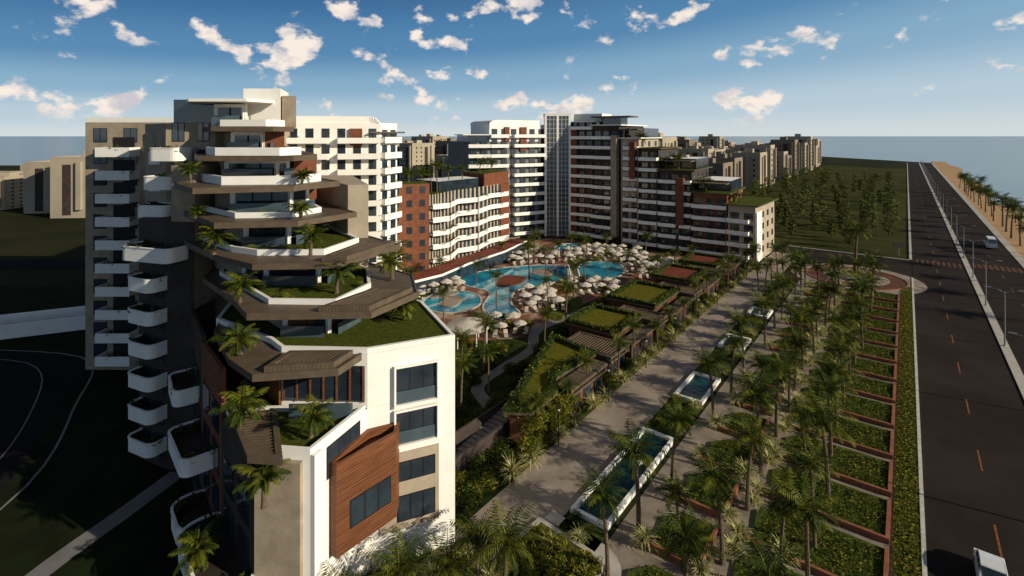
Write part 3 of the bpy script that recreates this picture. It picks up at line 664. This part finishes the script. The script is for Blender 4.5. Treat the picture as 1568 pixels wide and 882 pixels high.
for k in range(6):
    z=1.2+3.05*k
    pts=[(-19,117),(-17,120.5),(-14.5,127),(-11,131.5),(-7,138.5),(-3.5,145)]
    for i in range(5):
        a,c=Vector(pts[i]),Vector(pts[i+1]); o0=(1.2,2.8)[(i)%2]; o1=(1.2,2.8)[(i+1)%2]
        dd=(c-a).normalized(); nn=Vector((dd.y,-dd.x)); A,C=a+nn*o0,c+nn*o1
        b.prism([tuple(a),tuple(A),tuple(C),tuple(c)],z-.15,z,WHITE); b.seg(A,C,0,.14,z-.35,z+.85,WHITE)
        b.seg(a,c,.0,.08,z+.2,z+2.6,GLASS)
        for j in range(4): b.seg(a.lerp(c,j/4),a.lerp(c,j/4+.1),.0,.16,z,z+2.9,TAN)
        if R.random()<.6: leafblob(b,((A.x+C.x)/2,(A.y+C.y)/2,z+.9),(1.4,.6,.4),40,.22,[LF1,LF2])
b.obj('wing_body',Mb)
pts=[(-22,106),(-17,111),(-12,121),(-4,133),(2,146)]
b=MB(); Lq,Rq=strip([Vector(p) for p in pts],5)
b.prism(Lq+Rq[::-1],2.8,3.3,WHITE,DECKR); b.prism(off(ccw(Lq+Rq[::-1]),.5),0,2.8,GLASS); b.obj('podium',Mb)
for p in ((-24,118),(-21,121),(-16,130),(-13,135),(-20,127),(-9,141),(-6,146),(-26,124),(-18,123)): palmat(p[0],p[1],19,.85)
Fb=empty('far_hotel_block'); b=MB()
b.prism([(-13,158),(-6,160),(11,169),(5,186),(-22,176)],0,31,GREY,WHITE)
b.prism([(-7,159.3),(11,168.8),(6,184),(-14,174)],31.01,36.4,WHITE)
b.prism([(-13.6,157.5),(-7,159),(-12,170),(-18,168)],31.01,33,GLASS,WHITE); b.prism([(-15,156.5),(-6.5,158.5),(-12,171),(-19,169)],33,33.3,WHITE)
for i in range(8):
    a=i/8*math.pi/2; a2=(i+1)/8*math.pi/2
    X0,Y0,Z0=-4.8-2.2*math.sin(a),160.5-1.1*math.sin(a),36.4+1.4*math.cos(a); X1,Y1,Z1=-4.8-2.2*math.sin(a2),160.5-1.1*math.sin(a2),36.4+1.4*math.cos(a2)
    b.face([(X0,Y0,Z0),(X1,Y1,Z1),(X1-7.2,Y1+13.5,Z1),(X0-7.2,Y0+13.5,Z0)],WHITE); b.face([(X0,Y0,Z0),(X1,Y1,Z1),(X1,Y1,36.4),(X0,Y0,36.4)],WHITE)
b.prism([(-4.8,160.5),(9,168),(4,182),(-12,174)],36.41,37.8,WHITE)
facade(b,(-7,159.3),(11,168.8),1.5,11,3.1,3.3,.6,1.8,.7,balc=1.3,ph=.75,rng=((0,.3),(.4,1)))
facade(b,(-13.6,157.6),(-7,159.3),1.5,10,3.1,3.3,.6,1.9,.5,balc=1.6,ph=.8)
b.seg((2.5,164.4),(4.5,165.4),.02,.6,28,35.6,BRICK); b.seg((-2.5,161.8),(-1,162.5),.02,.6,31,35.6,BRICK)
b.obj('block_body',Fb)
Gt=empty('glass_lift_tower'); b=MB(); TQ=[(11,167.4),(18.8,167),(19.5,176),(11,176)]
b.prism(TQ,0,39.5,GREY,WHITE); b.ring(off(TQ,-.25),.5,39.3,40.2,WHITE)
b.seg(TQ[0],TQ[1],0,.08,.2,39.2,GLASSB)
for k in range(26): b.seg(TQ[0],TQ[1],.08,.2,.5+k*1.5,.7+k*1.5,CONC)
for i in range(7): 
    q=Vector(TQ[0]).lerp(Vector(TQ[1]),i/6); b.seg(q-Vector((.1 if i%3 else .35,0)),q+Vector((.1 if i%3 else .35,0)),.0,.26,0,39.3,CONC if i%3 else WHITE)
b.obj('lift_shaft',Gt)
Rb=empty('stepped_hotel_wing'); b=MB()
st=[((19.3,168),(26,163.5),37.2,DGREY),((26,162.5),(33,157.5),36,DGREY),((33.3,156.5),(38,153.5),32,TAN),((38,151.5),(42.5,148.5),29,DGREY),((42.5,147.5),(50,142.5),23,DGREY),((50,141.5),(57.3,136.5),17.2,BRICK),((57.3,135.8),(62.5,131.5),14.6,TAN)]
for i,(p,q,h,m_) in enumerate(st):
    d=(Vector(q)-Vector(p)).normalized(); n=Vector((-d.y,d.x))
    back=[(q[0]+n.x*20,q[1]+n.y*20),(p[0]+n.x*20,p[1]+n.y*20)]
    b.prism([p,q]+back,0,h,m_,GROOF if h<30 else WHITE,None); b.prism(off(ccw([p,q]+back),-1.0),h+.01,h+.3,BROWN if h<30 else WHITE,GROOF)
    nf=int(h/3.1)
    r=[((.08,1),),((0,.8),),((.2,1),),((0,1),),((0,.55),(.65,1)),((0,1),),((0,.8),)][i]
    facade(b,p,q,1.2,nf,3.08,2.6,.66,2.0,.3,balc=1.5+.4*(i%2),ph=.7,rng=r)
    facade(b,q,back[0],1.2,nf,3.08,5,.35,1.6,.6)
    if i in (2,4,5): pergola(b,[tuple(Vector(p)-n*1.2),tuple(Vector(q)-n*1.2),tuple(Vector(q)+n*4),tuple(Vector(p)+n*4)],h+2.9,.35,12); b.prism([tuple(Vector(p)+n*5),tuple(Vector(q)+n*5)]+back,h+.31,h+3.2,GLASS,WHITE)
b.seg((19.6,167.8),(21.4,166.5),.02,1.0,2,35,BRICK); b.seg((62.5,131.5),(68,139),-.01,.4,0,13,WHITE); b.seg((36.2,154.7),(37.6,153.8),.02,2.3,20,31,BRICK); b.seg((31.5,158.6),(33,157.5),.02,2.3,2,33,STONE); b.seg((47,144.5),(48.5,143.5),.02,2.2,8,21,BRICK)
b.prism([(20.5,170),(29,165),(33,170),(25,176)],37.3,40,WHITE); b.prism([(25,163),(36,156),(40,162),(30,169)],38.6,39,BROWN); b.prism([(29,163),(34,160),(37,164),(32,168)],36.3,38.6,GLASS,WHITE)
b.obj('wing_body',Rb)
for p in ((45,150,23.4),(48,148,23.4),(54,143,17.6),(40,157,29.4),(60,138,15)): spalm(*p,s=1.5)
# ------------------------------------------------------------------ city blocks
def cityblock(seed,w,d,h):
    b=MB(); m_=CITY if seed%3 else CITY2
    P=[(-w/2,-d/2),(w/2,-d/2),(w/2,d/2),(-w/2,d/2)]; b.prism(P,0,h,m_); b.ring(P,.3,h+.01,h+.8,m_)
    b.prism([(-2,-2),(2,-2),(2,3),(-2,3)],h+.01,h+2.8,m_)
    n=int(h/3.1)
    for i in range(4):
        a,c=Vector(P[i]),Vector(P[(i+1)%4]); L=(c-a).length; dd=(c-a)/L
        q=a+dd*L*(.3 if seed%2 else .62); b.seg(q-dd*1.6,q+dd*1.6,.0,.06,1,h-2,DGREY)
        for t_ in ((.78,) if seed%2 else (.2,.4)):
            q=a+dd*L*t_
            for k in range(n): b.seg(q-dd*.6,q+dd*.6,0,.06,k*3.1+1,k*3.1+2.3,DARK)
        q=a+dd*L*(.55 if seed%2 else .85)
        b.seg(q-dd*.9,q+dd*.9,.0,1.2,3,h-1,m_)
    return b.mesh('city_block')
CB=[cityblock(i,*s) for i,s in enumerate([(16,18,24),(20,16,21),(14,22,26),(18,18,18),(22,14,22)])]
for i in range(19):
    for j in range(12):
        u=-82-i*29+R.uniform(-3,3); v=280+j*34+R.uniform(-5,5)-i*3; x,y=W(u,v)
        if y>700 or y<205 or x/y<-.3: continue
        put(R.choice(CB),'apartment_block',x,y,0,-A0+R.choice((0,math.pi/2)),(1,1,R.uniform(.85,1.2)))
for x,y,rz,s in ((-174,212,.1,1.12),(-196,224,.1,1.0),(-210,260,.2,.9),(-232,236,.1,.55),(-275,270,.1,.5),(-300,330,.1,.55),(-330,300,0,.45),(-188,300,.1,.8)): put(CB[R.choice((1,2,4))],'apartment_block',x,y,0,rz,(1,1,s))
for i in range(6): sheet('side_road',rect(-600,-82,303+i*72,309+i*72),.03,ASPH)
# ------------------------------------------------------------------ grove, beach palms
gp=[]
for _ in range(900):
    if len(gp)>=88: break
    v=177+R.random()**1.25*260; u=-4-R.random()*(52 if v<260 else 60)
    if any((u-a)**2+(v-c)**2<30+((v-177)*.35) for a,c in gp): continue
    gp.append((u,v)); x,y=W(u,v); put(R.choice(TREES),'tree',x,y,.04,None,R.uniform(.6,1.05))
for i in range(22):
    x,y=W(27+R.uniform(-.8,.8),130+i*14); palmat(x,y,-.1,1.3)
for i in range(12):
    x,y=W(32+R.uniform(-1.5,1.5),195+i*19); palmat(x,y,-.3,1.15)
put(TPALM,'date_palm',cx,cy,.4)
for i in range(10):
    a=i*.628; put(R.choice(TUFTS),'pampas_grass',cx+3*math.cos(a),cy+3*math.sin(a),.6,None,1.0)
for i in range(12):
    x,y=W(-24.2 if i%2 else -20,112+i*3.2); palmat(x,y,0,.8)
for p in ((-40,150),(-34,146),(-30,140)): x,y=W(*p); palmat(x,y,0,.8)
# ------------------------------------------------------------------ street lamps, signs, vehicles
def lamp():
    b=MB(); b.cyl((0,0),.22,.2,0,.3,CONC,8); b.tube([(0,0,.2),(0,0,4),(0,0,8.6)],[.11,.09,.06],STEEL,8)
    for s in (-1,1):
        b.tube([(0,0,8.3),(s*.7,0,8.75),(s*1.7,0,8.95)],[.05,.045,.04],STEEL,6)
        b.prism([(s*1.55,-.14),(s*2.35,-.11),(s*2.35,.11),(s*1.55,.14)] ,8.88,9.02,STEEL)
    return b.mesh('lamp')
LM=lamp()
for i in range(26):
    x,y=W(12.15,62+i*24); put(LM,'street_lamp',x,y,.1,-A0)
def bollamp():
    b=MB(); b.tube([(0,0,0),(0,0,4)],[.07,.05],DARK,8); b.cyl((0,0),.25,.3,4,4.12,DARK,10); b.cyl((0,0),.14,.14,3.75,4,FABRIC,8); return b.mesh('post_lamp')
BL=bollamp()
for i in range(9): x,y=W(-29.2,46+i*11.5); put(BL,'path_lamp',x,y,.08)
b=MB(); b.cyl((0,0),.06,.06,0,2.2,STEEL,6)
b.prism([(-1.4,-.05),(1.4,-.05),(1.4,.05),(-1.4,.05)],2.2,3.6,GLASSB); b.ring([(-1.5,-.08),(1.5,-.08),(1.5,.08),(-1.5,.08)],.03,2.1,3.7,DARK)
o=b.obj('road_sign'); x,y=W(-1.6,176); o.location=(x,y,0)
def vehicle(kind):
    e=MB()
    if kind=='car': prof=[(-2.25,.35),(-2.28,.75),(-2.1,.98),(-1.0,1.02),(.95,.98),(1.95,.82),(2.25,.62),(2.27,.35)]; cab=[(-1.9,.98),(-1.35,1.42),(-.6,1.5),(.35,1.46),(1.15,.98)]; w=.9; wb=(-1.4,1.4); r=.34
    else: prof=[(-3.0,.4),(-3.02,1.2),(-2.9,1.25),(1.9,1.25),(2.8,1.1),(3.0,.8),(3.0,.4)]; cab=[(-2.98,1.22),(-2.85,2.45),(-2.5,2.6),(1.0,2.6),(1.5,2.4),(2.3,1.22)]; w=1.0; wb=(-1.9,1.9); r=.38
    def ext(P,w0,w1,m):
        n=len(P); zb=P[0][1]; zt=max(p[1] for p in P)
        g=lambda p,s:( s*(w0+(w1-w0)*(p[1]-zb)/(zt-zb)), p[0], p[1])
        for s in (-1,1): e.face([g(p,s) for p in (P if s>0 else P[::-1])],m)
        for i in range(n): a,c=P[i],P[(i+1)%n]; e.face([g(a,-1),g(c,-1),g(c,1),g(a,1)],m)
    ext(prof,w,w*.95,WPAINTC); ext(cab,w*.9,w*.72,WPAINTC)
    n=len(cab); zb=cab[0][1]; zt=max(p[1] for p in cab); g=lambda x,z,s,o=.01:(s*(w*.9+(w*.72-w*.9)*(z-zb)/(zt-zb)+o),x,z)
    y0,y1=cab[0][0],cab[-1][0]; h=zt-zb
    for s in (-1,1):
        for k in range(3):
            a=y0+.45+(y1-y0-.9)*k/3+.05; c=y0+.45+(y1-y0-.9)*(k+1)/3-.05
            ta=a if k else a+.3*h; tc=c if k<2 else c-.5*h
            e.face([g(a,zb+.1*h,s),g(c,zb+.1*h,s),g(tc,zb+.82*h,s),g(ta,zb+.82*h,s)],GLASS)
    for i in (0,n-2):
        a,c=Vector(cab[i]),Vector(cab[i+1]); q=a.lerp(c,.12); p=a.lerp(c,.9); sg=-1 if i==0 else 1; nx=.015*sg
        e.face([(-w*.8,q.x+nx,q.y+.015),(w*.8,q.x+nx,q.y+.015),(w*.68,p.x+nx,p.y+.015),(-w*.68,p.x+nx,p.y+.015)],GLASS)
    for s in (-1,1):
        for y in wb:
            n=14; c1=[(s*(w+.02),y+r*math.cos(6.2832*i/n),r+r*math.sin(6.2832*i/n)) for i in range(n)]; c0=[(s*(w-.22),p[1],p[2]) for p in c1]
            e.face(c1,TYRE); 
            for i in range(n): e.face([c0[i],c0[(i+1)%n],c1[(i+1)%n],c1[i]],TYRE)
            e.face([(s*(w+.03),y+r*.6*math.cos(6.2832*i/n),r+r*.6*math.sin(6.2832*i/n)) for i in range(n)],STEEL)
        e.face([(s*w*.85,prof[-1][0]+.012,.55),(s*w*.5,prof[-1][0]+.012,.55),(s*w*.5,prof[-2][0]+.01,.68),(s*w*.85,prof[-2][0]+.01,.68)],GLASSB)
        e.face([(s*w*.9,prof[0][0]-.03,.6),(s*w*.6,prof[0][0]-.03,.6),(s*w*.6,prof[1][0]-.01,.74),(s*w*.9,prof[1][0]-.01,.74)],DECKR)
    return e.mesh(kind)
CAR=vehicle('car'); VAN=vehicle('van')
x,y=W(5.0,51.2); put(CAR,'car',x,y,.06,-A0+math.pi)
x,y=W(19.6,205); put(VAN,'van',x,y,.06,-A0,1.2)
# ------------------------------------------------------------------ light, sky, camera
sv=Vector((.89,-.455,0)).normalized(); el=math.radians(22)
sd=Vector((sv.x*math.cos(el),sv.y*math.cos(el),math.sin(el)))
Ld=bpy.data.lights.new('sun','SUN'); Ld.energy=5.0; Ld.angle=math.radians(.5); Ld.color=(1,.90,.71)
lo=bpy.data.objects.new('sun',Ld); CO.objects.link(lo); lo.rotation_euler=sd.to_track_quat('Z','Y').to_euler()
wd=bpy.data.worlds.new('World'); scene.world=wd; wd.use_nodes=True; nt=wd.node_tree; N=nt.nodes.new; Lk=nt.links.new
bg=nt.nodes['Background']; bg.inputs['Strength'].default_value=.05
sky=N('ShaderNodeTexSky'); sky.sky_type='NISHITA'; sky.sun_disc=False; sky.sun_elevation=el; sky.sun_rotation=math.atan2(sv.x,sv.y); sky.air_density=1.0; sky.dust_density=.5; sky.ozone_density=2
tc=N('ShaderNodeTexCoord'); sp=N('ShaderNodeSeparateXYZ'); Lk(tc.outputs['Generated'],sp.inputs[0])
# low-altitude haze band: pale at the horizon, brighter on the sun's side
hx=N('ShaderNodeMath'); hx.operation='MULTIPLY_ADD'; hx.inputs[1].default_value=-.55; hx.inputs[2].default_value=1.05; Lk(sp.outputs['X'],hx.inputs[0])
hz=N('ShaderNodeMath'); hz.operation='MULTIPLY'; Lk(hx.outputs[0],hz.inputs[0]); Lk(sp.outputs['Z'],hz.inputs[1])
rp=N('ShaderNodeValToRGB'); rp.color_ramp.interpolation='EASE'; els=rp.color_ramp.elements
S=1/.05
def sc(c,k=S/20): return (c[0]*k,c[1]*k,c[2]*k,1)
els[0].position=0; els[0].color=sc((.68,.75,.78)); els[1].position=.32; els[1].color=sc((.035,.14,.33))
for p_,c_ in ((.045,(.50,.64,.74)),(.11,(.25,.44,.61)),(.19,(.09,.25,.46))):
    q=els.new(p_); q.color=sc(c_)
Lk(hz.outputs[0],rp.inputs['Fac'])
vm=N('ShaderNodeVectorMath'); vm.operation='SCALE'; vm.inputs['Scale'].default_value=20; Lk(rp.outputs[0],vm.inputs[0])
fk=N('ShaderNodeMapRange'); fk.inputs['From Min'].default_value=.22; fk.inputs['From Max'].default_value=.5; fk.inputs['To Min'].default_value=.9; fk.inputs['To Max'].default_value=0; Lk(sp.outputs['Z'],fk.inputs['Value'])
mxs=N('ShaderNodeMix'); mxs.data_type='RGBA'; Lk(fk.outputs[0],mxs.inputs['Factor']); Lk(sky.outputs[0],mxs.inputs['A']); Lk(vm.outputs[0],mxs.inputs['B'])
Lk(mxs.outputs['Result'],bg.inputs['Color'])
mp=N('ShaderNodeMapping'); mp.inputs['Scale'].default_value=(1,1,1.5); mp.inputs['Location'].default_value=(.35,.1,.2); Lk(tc.outputs['Generated'],mp.inputs['Vector'])
def noise_(s,d,r=.55,v=None):
    n=N('ShaderNodeTexNoise'); n.inputs['Scale'].default_value=s; n.inputs['Detail'].default_value=d; n.inputs['Roughness'].default_value=r; Lk(v or mp.outputs[0],n.inputs['Vector']); return n
n1=noise_(12.5,9,.54); n0=noise_(3.0,2)
ad=N('ShaderNodeMath'); ad.operation='MULTIPLY_ADD'; ad.inputs[1].default_value=.25; Lk(n0.outputs['Fac'],ad.inputs[0]); Lk(n1.outputs['Fac'],ad.inputs[2])
mr=N('ShaderNodeMapRange'); mr.inputs['From Min'].default_value=.705; mr.inputs['From Max'].default_value=.79; mr.interpolation_type='SMOOTHSTEP'; Lk(ad.outputs[0],mr.inputs['Value'])
m2=N('ShaderNodeMapRange'); m2.inputs['From Min'].default_value=.015; m2.inputs['From Max'].default_value=.04; Lk(sp.outputs['Z'],m2.inputs['Value'])
mu=N('ShaderNodeMath'); mu.operation='MULTIPLY'; Lk(mr.outputs[0],mu.inputs[0]); Lk(m2.outputs[0],mu.inputs[1])
n3=noise_(26,6)
cr=N('ShaderNodeValToRGB'); cr.color_ramp.elements[0].position=.36; cr.color_ramp.elements[0].color=(.62,.61,.65,1); cr.color_ramp.elements[1].position=.55; cr.color_ramp.elements[1].color=(1,.89,.79,1); Lk(n3.outputs['Fac'],cr.inputs['Fac'])
b2=N('ShaderNodeBackground'); b2.inputs['Strength'].default_value=.95; Lk(cr.outputs[0],b2.inputs['Color'])
ms=N('ShaderNodeMixShader'); Lk(mu.outputs[0],ms.inputs[0]); Lk(bg.outputs[0],ms.inputs[1]); Lk(b2.outputs[0],ms.inputs[2]); Lk(ms.outputs[0],nt.nodes['World Output'].inputs['Surface'])
cam=bpy.data.cameras.new('camera'); co=bpy.data.objects.new('camera',cam); CO.objects.link(co)
co.location=(0,0,33); co.rotation_euler=(math.radians(90),0,0); cam.lens=18; cam.sensor_width=36; cam.shift_y=-.1492; cam.clip_end=40000; cam.clip_start=.5
scene.camera=co
scene.view_settings.view_transform='Standard'; scene.view_settings.look='None'; scene.view_settings.exposure=0
